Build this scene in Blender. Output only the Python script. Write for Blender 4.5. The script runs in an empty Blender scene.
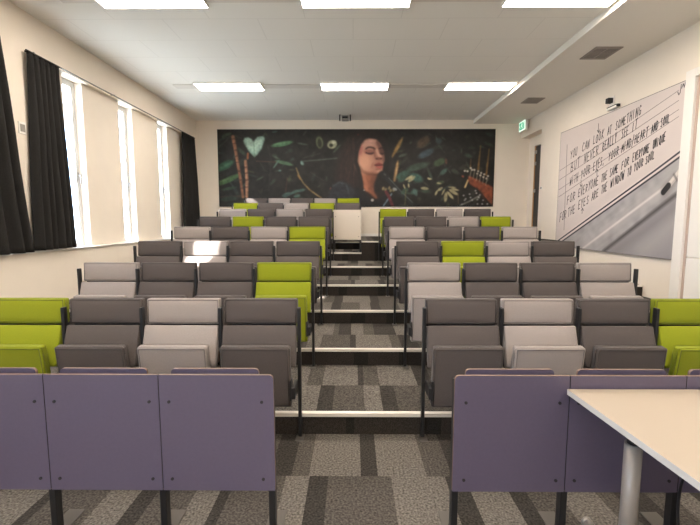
import bpy, bmesh, math, random
import numpy as np
from mathutils import Vector, Matrix

random.seed(7)
rng = np.random.default_rng(11)
C = bpy.context.scene.collection
PI = math.pi

# ------------------------------------------------------------------ layout (metres)
EYE = 1.5656
R = 1.0186            # row spacing
RISE = 0.1577         # step height
D1 = 2.877            # first step edge
B = 2.887             # front of the first row's headrests
PITCH = {1: 0.559, -1: 0.544}   # seat width in either block
XA_L, XA_R = -0.383, 0.507     # aisle edges
XL, XR, YB, YF, ZC = -3.96, 4.226, 10.6, -3.6, 4.085
ZB = 3.99             # soffit
XS = 3.02             # soffit edge
PLAT = 1.17           # rear platform

# ------------------------------------------------------------------ materials
def srgb(c):
    c = np.asarray(c, float) / 255.0
    return np.where(c <= 0.04045, c / 12.92, ((c + 0.055) / 1.055) ** 2.4)

def mat(name, col, rough=0.6, metal=0.0, noise=None, bump=0.0, scale=300.0, spec=0.5, sheen=0.0):
    m = bpy.data.materials.new(name); m.use_nodes = True
    nt = m.node_tree; b = nt.nodes['Principled BSDF']
    b.inputs['Base Color'].default_value = (*col, 1)
    b.inputs['Roughness'].default_value = rough
    b.inputs['Metallic'].default_value = metal
    b.inputs['Specular IOR Level'].default_value = spec
    if sheen:
        b.inputs['Sheen Weight'].default_value = sheen
        b.inputs['Sheen Roughness'].default_value = 0.5
    if noise or bump:
        tc = nt.nodes.new('ShaderNodeTexCoord')
        n = nt.nodes.new('ShaderNodeTexNoise'); n.inputs['Scale'].default_value = scale; n.inputs['Detail'].default_value = 3
        nt.links.new(tc.outputs['Object'], n.inputs['Vector'])
        if noise:
            mx = nt.nodes.new('ShaderNodeMix'); mx.data_type = 'RGBA'
            r = nt.nodes.new('ShaderNodeMapRange')
            r.inputs['From Min'].default_value = 0.3; r.inputs['From Max'].default_value = 0.7
            nt.links.new(n.outputs['Fac'], r.inputs['Value'])
            nt.links.new(r.outputs['Result'], mx.inputs['Factor'])
            mx.inputs['A'].default_value = (*[c * (1 - noise) for c in col], 1)
            mx.inputs['B'].default_value = (*[min(1, c * (1 + noise)) for c in col], 1)
            nt.links.new(mx.outputs['Result'], b.inputs['Base Color'])
        if bump:
            bp = nt.nodes.new('ShaderNodeBump'); bp.inputs['Strength'].default_value = bump; bp.inputs['Distance'].default_value = 0.002
            nt.links.new(n.outputs['Fac'], bp.inputs['Height'])
            nt.links.new(bp.outputs['Normal'], b.inputs['Normal'])
    return m

def emis(name, col, s):
    m = bpy.data.materials.new(name); m.use_nodes = True
    nt = m.node_tree; nt.nodes.clear()
    e = nt.nodes.new('ShaderNodeEmission'); e.inputs['Color'].default_value = (*col, 1); e.inputs['Strength'].default_value = s
    o = nt.nodes.new('ShaderNodeOutputMaterial'); nt.links.new(e.outputs[0], o.inputs[0])
    return m

WALL = mat('wall_paint', (0.81, 0.73, 0.63), 0.75, noise=0.015, scale=3, bump=0.02)
CARPET = [mat('carpet_light', (0.122, 0.110, 0.096), 0.95, noise=0.6, bump=0.6, scale=80, spec=0.1),
          mat('carpet_mid', (0.070, 0.062, 0.054), 0.95, noise=0.6, bump=0.6, scale=80, spec=0.1),
          mat('carpet_dark', (0.037, 0.033, 0.029), 0.95, noise=0.55, bump=0.6, scale=80, spec=0.1),
          mat('carpet_riser_mid', (0.036, 0.031, 0.027), 0.95, noise=0.55, bump=0.6, scale=190, spec=0.1),  # darker riser copies of the carpet, shade put into their colour
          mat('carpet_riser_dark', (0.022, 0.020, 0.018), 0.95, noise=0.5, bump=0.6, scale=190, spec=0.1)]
NOSING = mat('nosing_aluminium', (0.80, 0.75, 0.68), 0.45, metal=0.25)
FABRIC = {'D': mat('fabric_charcoal_taupe', (0.092, 0.077, 0.072), 0.85, noise=0.18, bump=0.35, scale=420, spec=0.25, sheen=0.15),
          'L': mat('fabric_light_grey', (0.32, 0.28, 0.262), 0.85, noise=0.14, bump=0.35, scale=420, spec=0.25, sheen=0.15),
          'G': mat('fabric_lime', (0.25, 0.285, 0.010), 0.85, noise=0.12, bump=0.35, scale=420, spec=0.25, sheen=0.1)}
BLACK = mat('black_steel', (0.012, 0.012, 0.013), 0.45)
SHELL = mat('black_plastic', (0.016, 0.015, 0.016), 0.55)
LILAC = mat('lilac_laminate', (0.108, 0.090, 0.137), 0.42, noise=0.03, scale=60)
PLYEDGE = mat('beech_ply_edge', (0.17, 0.105, 0.075), 0.5)
CREAM = mat('cream_laminate', (0.70, 0.62, 0.53), 0.45)
CREAMEDGE = mat('cream_edge', (0.60, 0.50, 0.40), 0.5)
TABLETOP = mat('table_laminate', (0.375, 0.315, 0.245), 0.38)
TABLEEDGE = mat('table_edge', (0.55, 0.54, 0.52), 0.45)
SILVER = mat('silver_paint', (0.34, 0.31, 0.28), 0.4, metal=0.25)
PLATE = mat('base_plate_steel', (0.10, 0.09, 0.08), 0.5, metal=0.5)
CURTAIN = mat('curtain_black', (0.024, 0.023, 0.022), 0.9, noise=0.25, bump=0.2, scale=150, spec=0.15)
WHITE = mat('white_paint', (0.82, 0.79, 0.74), 0.5)
UPVC = mat('white_window_frame', (0.62, 0.61, 0.59), 0.35)
TRAY = mat('tray_metal', (0.72, 0.68, 0.62), 0.5)
GREYM = mat('vent_metal', (0.30, 0.265, 0.235), 0.5, metal=0.3)
DARKGAP = mat('dark_void', (0.015, 0.014, 0.013), 0.8)
RAIL = mat('curtain_rail_metal', (0.10, 0.095, 0.09), 0.5)
LIGHT = emis('lamp_diffuser', (1.0, 0.885, 0.765), 17.5)
SIGNLIT = emis('exit_sign_white', (0.72, 0.90, 0.70), 0.85)
SIGNGREEN = emis('exit_sign_green', (0.03, 0.28, 0.15), 0.8)
WOODJAMB = mat('door_jamb_wood', (0.50, 0.27, 0.12), 0.55)
DOORBLK = mat('door_leaf_black', (0.012, 0.012, 0.013), 0.4)
INK = mat('marker_ink', (0.055, 0.05, 0.055), 0.6)
RULE = mat('ruled_line', (0.24, 0.21, 0.20), 0.6)
GREYBOX = mat('grey_plastic', (0.30, 0.28, 0.25), 0.5)

# ceiling tiles: faint joints
CEIL = mat('ceiling_tiles', (0.86, 0.83, 0.77), 0.85)
nt = CEIL.node_tree
tc = nt.nodes.new('ShaderNodeTexCoord'); bk = nt.nodes.new('ShaderNodeTexBrick')
nt.links.new(tc.outputs['Object'], bk.inputs['Vector'])
bk.inputs['Color1'].default_value = (0.86, 0.83, 0.77, 1); bk.inputs['Color2'].default_value = (0.855, 0.825, 0.765, 1)
bk.inputs['Mortar'].default_value = (0.76, 0.73, 0.67, 1)
bk.inputs['Scale'].default_value = 1.0; bk.inputs['Mortar Size'].default_value = 0.005
bk.inputs['Brick Width'].default_value = 1.2; bk.inputs['Row Height'].default_value = 0.6
nt.links.new(bk.outputs['Color'], nt.nodes['Principled BSDF'].inputs['Base Color'])

# glass: mostly clear with a fresnel sheen
GLASS = bpy.data.materials.new('window_glass'); GLASS.use_nodes = True
nt = GLASS.node_tree; nt.nodes.clear()
t_ = nt.nodes.new('ShaderNodeBsdfTransparent'); g_ = nt.nodes.new('ShaderNodeBsdfGlossy'); g_.inputs['Roughness'].default_value = 0.02
mx = nt.nodes.new('ShaderNodeMixShader'); o_ = nt.nodes.new('ShaderNodeOutputMaterial')
mx.inputs[0].default_value = 0.05; nt.links.new(t_.outputs[0], mx.inputs[1]); nt.links.new(g_.outputs[0], mx.inputs[2]); nt.links.new(mx.outputs[0], o_.inputs[0])

# vertex-colour print (murals)
def print_mat(name, rough):
    m = bpy.data.materials.new(name); m.use_nodes = True
    nt = m.node_tree; a = nt.nodes.new('ShaderNodeAttribute'); a.attribute_name = 'print'
    b = nt.nodes['Principled BSDF']; b.inputs['Roughness'].default_value = rough; b.inputs['Specular IOR Level'].default_value = 0.35
    nt.links.new(a.outputs['Color'], b.inputs['Base Color'])
    return m
PRINT = print_mat('photo_print', 0.5)

# ------------------------------------------------------------------ mesh helpers
def add_box(bm, x0, x1, y0, y1, z0, z1, mi=0, bev=0.0, seg=2, M=None):
    r = bmesh.ops.create_cube(bm, size=1)
    vs = r['verts']
    for v in vs:
        v.co = Vector(((x0 + x1) / 2 + v.co.x * (x1 - x0), (y0 + y1) / 2 + v.co.y * (y1 - y0), (z0 + z1) / 2 + v.co.z * (z1 - z0)))
    fs = {f for v in vs for f in v.link_faces}
    if bev:
        es = list({e for v in vs for e in v.link_edges})
        rb = bmesh.ops.bevel(bm, geom=es, offset=bev, segments=seg, affect='EDGES', profile=0.5)
        fs = set(rb['faces']) | {f for f in fs if f.is_valid}
    for f in fs: f.material_index = mi
    if M is not None:
        vv = {v for f in fs for v in f.verts}
        bmesh.ops.transform(bm, matrix=M, verts=list(vv))
    return fs

def add_cyl(bm, p, q, r, n=12, mi=0, r2=None, smooth=True):
    p = Vector(p); q = Vector(q); d = q - p
    M = Matrix.Translation((p + q) / 2) @ d.to_track_quat('Z', 'Y').to_matrix().to_4x4()
    k = bmesh.ops.create_cone(bm, cap_ends=True, segments=n, radius1=r, radius2=r if r2 is None else r2, depth=d.length, matrix=M)
    for f in {f for v in k['verts'] for f in v.link_faces}:
        f.material_index = mi; f.smooth = smooth and len(f.verts) == 4

def add_prism(bm, poly, y0, y1, mi_face=0, mi_edge=0, dark_sides=()):
    """poly in (x, z), extruded along y"""
    a = [bm.verts.new((x, y0, z)) for x, z in poly]; b = [bm.verts.new((x, y1, z)) for x, z in poly]
    f = bm.faces.new(a); f.material_index = mi_face
    f = bm.faces.new(b[::-1]); f.material_index = mi_face
    n = len(poly)
    for i in range(n):
        f = bm.faces.new((a[i], b[i], b[(i + 1) % n], a[(i + 1) % n])); f.material_index = 2 if any(abs(poly[i][0] - q) < 1e-5 and abs(poly[(i + 1) % n][0] - q) < 1e-5 for q in dark_sides) else mi_edge

def rounded(x0, x1, z0, z1, rs, n=5):
    """rectangle with a radius per corner: bl, br, tr, tl"""
    out = []
    for (cx, cz, a0), r in zip(((x0, z0, PI), (x1, z0, 1.5 * PI), (x1, z1, 0), (x0, z1, 0.5 * PI)), rs):
        if r <= 0: out.append((cx, cz)); continue
        ox = cx + (r if cx == x0 else -r); oz = cz + (r if cz == z0 else -r)
        for i in range(n + 1):
            a = a0 + 0.5 * PI * i / n
            out.append((ox + r * math.cos(a), oz + r * math.sin(a)))
    return out

def add_cushion(bm, w, h, t, bulge, bev=0.014):
    """upright pad: front face at y=0 (towards -y), bottom at z=0"""
    r = bmesh.ops.create_cube(bm, size=1)
    es = list({e for v in r['verts'] for e in v.link_edges})
    bmesh.ops.subdivide_edges(bm, edges=es, cuts=7, use_grid_fill=True)
    for v in bm.verts:
        x, y, z = v.co
        fx, fz = max(0, 1 - abs(2 * x) ** 3), max(0, 1 - abs(2 * z) ** 3)
        v.co = Vector((x * w, (y + 0.5) * t - (bulge * fx * fz if y < -0.4 else 0), (z + 0.5) * h))
    es = [e for e in bm.edges if len(e.link_faces) == 2 and e.calc_face_angle() > 1.0]
    bmesh.ops.bevel(bm, geom=es, offset=bev, segments=4, affect='EDGES', profile=0.55)
    for f in bm.faces: f.smooth = True

def obj(name, bm, mats, parent=None, loc=(0, 0, 0), smooth=False):
    me = bpy.data.meshes.new(name)
    bmesh.ops.recalc_face_normals(bm, faces=bm.faces[:])
    bm.to_mesh(me); bm.free()
    for m in (mats if isinstance(mats, (list, tuple)) else [mats]): me.materials.append(m)
    if smooth:
        for p in me.polygons: p.use_smooth = True
    o = bpy.data.objects.new(name, me); C.objects.link(o)
    o.location = loc
    if parent: o.parent = parent
    return o

def thing(name, label, cat, loc=(0, 0, 0), group=None):
    o = bpy.data.objects.new(name, None); C.objects.link(o)
    o.empty_display_size = 0.1
    o.location = loc
    return tag(o, label, cat, group)

def tag(o, label, cat, group=None):
    o['label'] = label; o['category'] = cat
    if group: o['group'] = group
    return o

def struct(o, label=None):
    o['kind'] = 'structure'
    if label: o['label'] = label
    return o

def bx(name, mats, parent, *dims, bev=0.0, M=None, loc=(0, 0, 0)):
    bm = bmesh.new(); add_box(bm, *dims, bev=bev, M=M)
    return obj(name, bm, mats, parent, loc)

def dup(o, parent=None):
    c = o.copy(); C.objects.link(c); c.parent = parent
    for ch in o.children: dup(ch, c)
    return c

# ------------------------------------------------------------------ floor: carpeted tiers of strip-patterned tiles
bm = bmesh.new()
def quad(pts, mi):
    f = bm.faces.new([bm.verts.new(p) for p in pts]); f.material_index = mi
X0, X1 = XL - 0.25, XR + 0.45
def strips(x0, x1, pattern=None, start=0.0, tones=(0, 1, 2)):
    """(xa, xb, tone) strips from x0 to x1; an explicit pattern holds around the aisle, the rest is drawn at random"""
    rnd = random
    def tile():
        order = rnd.choice(((0, 2, 1), (1, 0, 2), (0, 1, 2), (1, 2, 0)))
        ws = rnd.choice(((0.14, 0.12, 0.24), (0.30, 0.06, 0.14), (0.22, 0.10, 0.18)))
        return list(zip(ws, order))
    seq = []
    x = start
    pat = list(pattern) if pattern else tile() + tile()
    for w, t in pat:
        seq.append((x, x + w, t)); x += w
    while x < x1:
        for w, t in tile():
            seq.append((x, x + w, t)); x += w
    x = start
    while x > x0:
        for w, t in tile():
            seq.append((x - w, x, t)); x -= w
    return sorted((max(a, x0), min(b, x1), tones[t]) for a, b, t in seq if b > x0 and a < x1)
L_, M_, D_ = 0, 1, 2
def tread(x0, x1, ya, yb, z, pat=None, start=-0.4):
    for a, b, t in strips(x0, x1, pat, start): quad(((a, ya, z), (b, ya, z), (b, yb, z), (a, yb, z)), t)
def riser(x0, x1, y, z0, z1, start=-0.35):
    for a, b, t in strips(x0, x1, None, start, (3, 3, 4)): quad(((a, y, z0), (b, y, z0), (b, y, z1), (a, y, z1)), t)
P_near = [(0.136, L_), (0.12, D_), (0.244, M_), (0.136, L_), (0.12, D_), (0.244, M_)]
P_far = [(0.135, M_), (0.31, L_), (0.05, D_), (0.135, M_), (0.33, L_), (0.14, D_)]
y = D1
rows = [(D1 - 0.5, D1, [(0.14, D_), (0.11, M_), (0.32, L_), (0.105, D_), (0.30, L_), (0.16, M_), (0.1, D_)], -0.52),
        (D1 - 1.0, D1 - 0.5, [(0.145, L_), (0.115, D_), (0.385, M_), (0.33, L_), (0.12, D_)], -0.41)]
k = 2
while D1 - 0.5 * k > YF - 0.3:
    rows.append((D1 - 0.5 * (k + 1), D1 - 0.5 * k, None, -0.4)); k += 1
for ya, yb, p, s in rows: tread(X0, X1, ya, yb, 0.0, p, s)
for k in range(1, 8):
    yk = D1 + (k - 1) * R; z = k * RISE
    xe = X1 if k <= 5 else 0.167
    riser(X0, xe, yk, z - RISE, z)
    yend = D1 + k * R if k < 7 else YB + 0.1
    if k == 7:
        tread(X0, xe, yk, yend, z)
    else:
        tread(X0, xe, yk, yend - 0.5, z, P_near if k in (1, 3, 5) else None, -0.41 if k % 2 else -0.33)
        tread(X0, xe, yend - 0.5, yend, z, P_far if k in (1, 4) else None, -0.40 if k % 2 else -0.52)
YP = D1 + 5 * R
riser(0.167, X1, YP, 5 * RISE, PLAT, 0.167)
tread(0.167, X1, YP, YB + 0.1, PLAT, None, 0.167)
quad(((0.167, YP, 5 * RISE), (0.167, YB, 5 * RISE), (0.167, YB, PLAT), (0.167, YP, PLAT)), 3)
struct(obj('floor', bm, CARPET), 'carpeted floor rising in steps, patterned in grey tile strips')

def nosing(n, x0, x1, y, z):
    bm = bmesh.new()
    add_box(bm, x0, x1, y - 0.008, y + 0.035, z - 0.001, z + 0.004, bev=0.0015)
    add_box(bm, x0, x1, y - 0.010, y - 0.001, z - 0.021, z + 0.004, bev=0.0015)
    struct(obj('trim_%d' % n, bm, NOSING), 'pale metal nosing strip along the edge of a carpeted step')
for k in range(1, 8):
    nosing(k, XL, XR if k <= 5 else 0.167, D1 + (k - 1) * R, k * RISE)
nosing(8, 0.168, XR, YP, PLAT)

# ------------------------------------------------------------------ walls and ceiling
WINDOWS = [(-2.5, 0.9), (-0.95, 0.9), (3.50, 0.38), (4.62, 0.46), (6.27, 0.41), (7.65, 0.42), (9.05, 0.42)]   # far jamb, width; first pair unseen, added for cool fill from front left
ZS, ZT = 1.17, 3.60
XP = -4.03            # face of the piers
bm = bmesh.new()
add_box(bm, -4.24, XL, YF, YB + 0.2, -0.1, ZS)
add_box(bm, -4.24, XL, YF, YB + 0.2, ZT, 4.3)
edges = [YF] + [v for f, ww in WINDOWS for v in (f - ww, f)] + [YB + 0.2]
for a, b in zip(edges[0::2], edges[1::2]): add_box(bm, -4.24, XP, a, b, ZS, ZT)
add_box(bm, XP, XL, 4.72, 5.40, ZS, ZT)
struct(obj('wall_left', bm, WALL), 'beige wall with slit windows between piers')
bx_sill = bx('trim_9', WHITE, None, XP - 0.0, XL + 0.03, YF, YB, ZS, ZS + 0.018, bev=0.004)
struct(bx_sill, 'thin white window sill running along the wall')

for i, (f, WW) in enumerate(WINDOWS):
    w = bpy.data.objects.new('window_%d' % (i + 1), None); C.objects.link(w); w.location = (-4.17, f - WW / 2, ZS); struct(w, 'tall narrow window slit with white frame')  # also makes the unseen pair added for daylight fill
    bm = bmesh.new(); h = ZT - ZS; a = WW / 2
    for d in ((-0.03, 0.03, -a, -a + 0.075, 0, h), (-0.03, 0.03, a - 0.075, a, 0, h), (-0.03, 0.03, -a + 0.075, a - 0.075, 0, 0.07), (-0.03, 0.03, -a + 0.075, a - 0.075, h - 0.09, h)):
        add_box(bm, *d, bev=0.006)
    obj('frame', bm, UPVC, w)
    bx('pane', GLASS, w, -0.024, -0.016, -a + 0.07, a - 0.07, 0.065, h - 0.085)
    bm = bmesh.new(); add_box(bm, 0.03, 0.045, a - 0.053, a - 0.023, 1.0, 1.12, bev=0.004); add_box(bm, 0.045, 0.075, a - 0.047, a - 0.029, 1.07, 1.09, bev=0.004); add_box(bm, 0.06, 0.075, a - 0.047, a - 0.029, 0.95, 1.09, bev=0.005)
    obj('handle', bm, SILVER, w)

bm = bmesh.new()
YD = 9.45
add_box(bm, XR, 4.75, YF, YD, -0.1, 4.3)
add_box(bm, XR, 4.75, YD, YB + 0.2, 3.62, 4.3)
add_box(bm, 4.45, 4.75, YD, YB + 0.2, -0.1, 3.62)
struct(obj('wall_right', bm, WALL), 'cream wall with the large handwriting mural')
struct(bx('wall_rear', WALL, None, -4.24, 4.75, YB, YB + 0.2, -0.1, 4.3), 'cream rear wall behind the top row')
struct(bx('wall_front', WALL, None, -4.24, 4.75, YF - 0.2, YF, -0.1, 4.3), 'cream front wall')
bm = bmesh.new()
add_box(bm, -4.24, 4.75, YF - 0.2, YB + 0.2, ZC, 4.3)
struct(obj('ceiling', bm, CEIL), 'pale suspended ceiling of large tiles')
struct(bx('trim_10', mat('soffit_paint', (0.80, 0.76, 0.69), 0.8), None, XS, XR, YF, YB, ZB, ZC), 'lowered ceiling strip along the wall with air vents')
struct(bx('baseboard_rear', WHITE, None, 0.17, 4.44, YB - 0.014, YB, PLAT, PLAT + 0.07, bev=0.003), 'white baseboard of the rear wall')

# door in the recess at the back
d = bpy.data.objects.new('door_1', None); C.objects.link(d); d.location = (4.45, 9.87, PLAT); struct(d, 'black door edge in a pale frame at the rear corner')
bx('leaf', DOORBLK, d, -0.045, 0.0, -0.39, 0.24, 0.005, 2.17, bev=0.003)
bm = bmesh.new(); add_box(bm, -0.05, 0, 0.29, 0.42, 0, 2.28, bev=0.004); add_box(bm, -0.05, 0, -0.40, 0.29, 2.19, 2.28, bev=0.004)
obj('frame', bm, WALL, d)
bx('jamb', WOODJAMB, d, -0.055, 0, 0.243, 0.288, 0, 2.19)
for z in (2.0, 1.73, 1.08): bx('hinge', SILVER, d, -0.062, -0.045, 0.17, 0.255, z, z + 0.08, bev=0.003)

# framed opening on the right side
d = bpy.data.objects.new('door_2', None); C.objects.link(d); d.location = (XR, 4.2, 0.3); struct(d, 'tall white framed panel door beside the handwriting mural')
bm = bmesh.new(); add_box(bm, -0.055, 0, 1.02, 1.17, -0.1, 3.12, bev=0.006); add_box(bm, -0.055, 0, -1.2, 1.02, 3.02, 3.12, bev=0.006); add_box(bm, -0.055, 0, -1.32, -1.2, -0.1, 3.12, bev=0.006)
obj('frame', bm, WHITE, d)
bm = bmesh.new(); add_box(bm, -0.02, 0, 0.985, 1.02, -0.1, 3.02)
obj('seal', bm, mat('door_seal_brown', (0.50, 0.39, 0.33), 0.6), d)
bm = bmesh.new(); add_box(bm, -0.014, 0, -1.2, 0.985, -0.1, 0.805, bev=0.003); add_box(bm, -0.014, 0, -1.2, 0.985, 0.815, 3.02, bev=0.003)
obj('panel', bm, WHITE, d)

# ------------------------------------------------------------------ ceiling lights
LX = [(-2.92, -1.69), (-0.60, 0.66), (1.73, 2.98)]
LY = [(-1.49, -1.05), (1.60, 2.04), (4.64, 5.08), (7.72, 8.14)]  # first row is unseen, added to light seat and panel fronts
coln = ['window-side', 'middle', 'soffit-side']
for j, (ya, yb) in enumerate(LY):
    t = thing('light_tray', 'long slim grey light tray %s, under the ceiling' % ['added unseen at the front wall end', 'above the front modesty panels', 'carrying the nearer row of lamps', 'carrying the farther row of lamps'][j], 'light tray', (-0.2, (ya + yb) / 2, ZC - 0.002), 'ceiling light trays')
    hy = 0.10
    xs = [-3.35] + [v for a, b in LX for v in (a - 0.002, b + 0.002)] + [XS - 0.002]
    for a, b in zip(xs[0::2], xs[1::2]):
        if b - a > 0.05:
            bx('tray_section', TRAY, t, a + 0.2, b + 0.2, -hy + 0.03, hy + 0.03, -0.014, 0.0, bev=0.002)
    for i, (xa, xb) in enumerate(LX):
        l = thing('ceiling_light', '%s lit rectangular panel lamp %s' % (coln[i], ['added unseen at the front wall end', 'above the front modesty panels', 'of the nearer ceiling row', 'of the farther ceiling row'][j]), 'ceiling light', ((xa + xb) / 2, (ya + yb) / 2, ZC), 'ceiling panel lights')
        hx = (xb - xa) / 2; h2 = (yb - ya) / 2
        bm = bmesh.new()
        for dd in ((-hx, hx, -h2, -h2 + 0.012), (-hx, hx, h2 - 0.012, h2), (-hx, -hx + 0.012, -h2 + 0.012, h2 - 0.012), (hx - 0.012, hx, -h2 + 0.012, h2 - 0.012)): add_box(bm, *dd, -0.036, 0)
        add_box(bm, -hx + 0.012, hx - 0.012, -h2 + 0.012, h2 - 0.012, -0.01, 0)
        obj('housing', bm, WHITE, l)
        bx('diffuser', LIGHT, l, -hx + 0.012, hx - 0.012, -h2 + 0.012, h2 - 0.012, -0.034, -0.012)

for (xa, xb, ya, yb), lab in zip(((3.40, 3.78, 6.02, 6.45), (3.46, 3.80, 8.40, 8.77)), ('nearer square grey air vent in the ceiling soffit', 'farther square grey air vent in the ceiling soffit by exit sign')):
    v = thing('air_vent', lab, 'air vent', ((xa + xb) / 2, (ya + yb) / 2, ZB), 'air vents in the soffit')
    hx, hy = (xb - xa) / 2, (yb - ya) / 2
    bm = bmesh.new()
    for dd in ((-hx, hx, -hy, -hy + 0.025), (-hx, hx, hy - 0.025, hy), (-hx, -hx + 0.025, -hy + 0.025, hy - 0.025), (hx - 0.025, hx, -hy + 0.025, hy - 0.025)): add_box(bm, *dd, -0.014, 0, bev=0.002)
    obj('frame', bm, GREYM, v)
    bm = bmesh.new()
    for q in range(9):
        yy = -hy + 0.045 + q * (2 * hy - 0.09) / 8
        add_box(bm, -hx + 0.025, hx - 0.025, yy - 0.011, yy + 0.011, -0.012, -0.008, M=None)
    add_box(bm, -0.008, 0.008, -hy + 0.025, hy - 0.025, -0.013, -0.007)
    obj('grille', bm, GREYM, v)
    bx('duct', DARKGAP, v, -hx + 0.02, hx - 0.02, -hy + 0.02, hy - 0.02, -0.004, 0)

t = thing('ceiling_sensor', 'small grey box on brackets under the ceiling above the portrait mural', 'sensor', (-0.19, 10.1, ZC))
bx('body', GREYBOX, t, -0.085, 0.085, -0.10, 0.10, -0.125, -0.03, bev=0.01)
bx('lens_window', DARKGAP, t, -0.065, 0.065, -0.106, -0.10, -0.10, -0.055, bev=0.002)
for s in (-1, 1): bx('bracket', SHELL, t, s * 0.125 - 0.014, s * 0.125 + 0.014, -0.05, 0.05, -0.13, 0.0, bev=0.003)
bx('crossbar', WHITE, t, -0.112, 0.112, -0.02, 0.02, -0.03, -0.008)

# ------------------------------------------------------------------ seats
ROT_H = Matrix.Rotation(math.radians(-4), 4, 'X')
ROT_B = Matrix.Rotation(math.radians(-18), 4, 'X')
ROT_S = Matrix.Rotation(math.radians(7), 4, 'X')
def piping(w, h, i, M):
    bm = bmesh.new()
    x0, x1, z0, z1 = -w / 2 + i, w / 2 - i, i, h - i
    for a, b in (((x0, z0), (x1, z0)), ((x1, z0), (x1, z1)), ((x1, z1), (x0, z1)), ((x0, z1), (x0, z0))):
        add_cyl(bm, (a[0], -0.0005, a[1]), (b[0], -0.0005, b[1]), 0.0030, 6)
    bmesh.ops.transform(bm, matrix=M, verts=bm.verts)
    return bm
for k_ in 'DLG':
    c_ = FABRIC[k_].node_tree.nodes['Mix'].inputs['B'].default_value[:3]
    FABRIC[k_ + 'p'] = mat('piping_' + {'D': 'charcoal', 'L': 'grey', 'G': 'lime'}[k_], tuple(v * 0.35 for v in c_), 0.8)
def make_seat(tone, side, two_posts):
    """an upright tip-up seat facing -y; SIDE: +1 if its aisle post is at +x"""
    t = thing('auditorium_seat', 'seat', 'seat', group='tip-up auditorium seats')
    f = FABRIC[tone]; p2 = PITCH[side] / 2; cw_ = PITCH[side] - 0.034
    bm = bmesh.new(); add_cushion(bm, cw_, 0.182, 0.055, 0.010); bmesh.ops.transform(bm, matrix=Matrix.Translation((0, 0.004 - 0.0126, 0.828)) @ ROT_H, verts=bm.verts)
    p = obj('headrest', bm, f, t)
    obj('piping', piping(cw_, 0.182, 0.012, Matrix.Translation((0, 0.004 - 0.0126, 0.828)) @ ROT_H), FABRIC[tone + 'p'], p)
    bm = bmesh.new(); add_cushion(bm, cw_, 0.29, 0.06, 0.012); bmesh.ops.transform(bm, matrix=Matrix.Translation((0, -0.136, 0.5536)) @ ROT_B, verts=bm.verts)
    obj('back_cushion', bm, f, t)
    bm = bmesh.new(); add_cushion(bm, 0.472, 0.445, 0.058, 0.006, 0.016); bmesh.ops.transform(bm, matrix=Matrix.Translation((0, -0.164, 0.277)) @ ROT_S, verts=bm.verts)
    p = obj('seat_pad', bm, f, t)
    obj('piping', piping(0.472, 0.445, 0.014, Matrix.Translation((0, -0.164, 0.277)) @ ROT_S), FABRIC[tone + 'p'], p)
    bm = bmesh.new()
    add_box(bm, -0.25, 0.25, 0.060, 0.072, 0.02, 0.275, bev=0.003, M=Matrix.Translation((0, -0.136, 0.5536)) @ ROT_B)
    add_box(bm, -0.25, 0.25, 0.020, 0.058, 0.775, 0.995, bev=0.003)
    obj('back_shell', bm, SHELL, t)
    for s in (-1, 1):
        bm = bmesh.new()
        add_box(bm, min(s * 0.228, s * 0.243), max(s * 0.228, s * 0.243), -0.192, -0.125, 0.335, 0.475, bev=0.004)
        add_box(bm, min(s * 0.240, s * (p2 - 0.0125)), max(s * 0.240, s * (p2 - 0.0125)), -0.190, -0.03, 0.345, 0.425, bev=0.004)
        obj('hinge', bm, SHELL, t)
    for s in ((side, -side) if two_posts else (side,)):
        xo = s * p2
        bm = bmesh.new(); add_box(bm, xo - 0.0115, xo + 0.0115, -0.056, -0.016, 0.0, 0.955, bev=0.004)
        p = obj('support_post', bm, BLACK, t)
        bx('base_plate', PLATE, p, xo - 0.03, xo + 0.03, -0.12, -0.014, 0, 0.005, bev=0.002)
    bm = bmesh.new(); add_prism(bm, rounded(-0.215, 0.215, 0.50, 0.80, (0.02,) * 4), 0.082, 0.098, 0, 1)
    obj('writing_tablet', bm, [LILAC, PLYEDGE], t)
    return t

ROWS_L = ['DLDG', 'GDDL', 'DDLD', 'GLDL', 'DDGD', 'DLDL', 'DGLDG', 'GLDLD']
ROWS_R = ['DLDG', 'LDDL', 'DGLD', 'LDDL', 'DDLG', 'GDLD']
ORD_ROW = ['front row', 'second row from front', 'third row from front', 'fourth row from front', 'fifth row from front', 'sixth row from front', 'seventh row from front', 'rearmost row']
ORD_SEAT = ['first from the aisle', 'second from the aisle', 'third from the aisle', 'fourth from the aisle', 'fifth from the aisle']
TONE = {'D': 'dark grey', 'L': 'light grey', 'G': 'lime green'}
proto = {}
for side, rows_, name in ((1, ROWS_L, 'left block'), (-1, ROWS_R, 'right block')):
    for k, cols in enumerate(rows_):
        level = k * RISE
        x_in = (XA_L if k < 6 else XA_L + 0.55) if side == 1 else XA_R
        for i, tone in enumerate(cols):
            key = (tone, side, i == len(cols) - 1)
            xc = x_in - side * PITCH[side] * (i + 0.5)
            if key in proto: s = dup(proto[key])
            else: s = proto[key] = make_seat(*key)
            s.location = (xc, B + k * R, level)
            s['label'] = '%s tip-up seat in %s, %s, %s' % (TONE[tone], name, ORD_ROW[k], ORD_SEAT[i])

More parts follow.
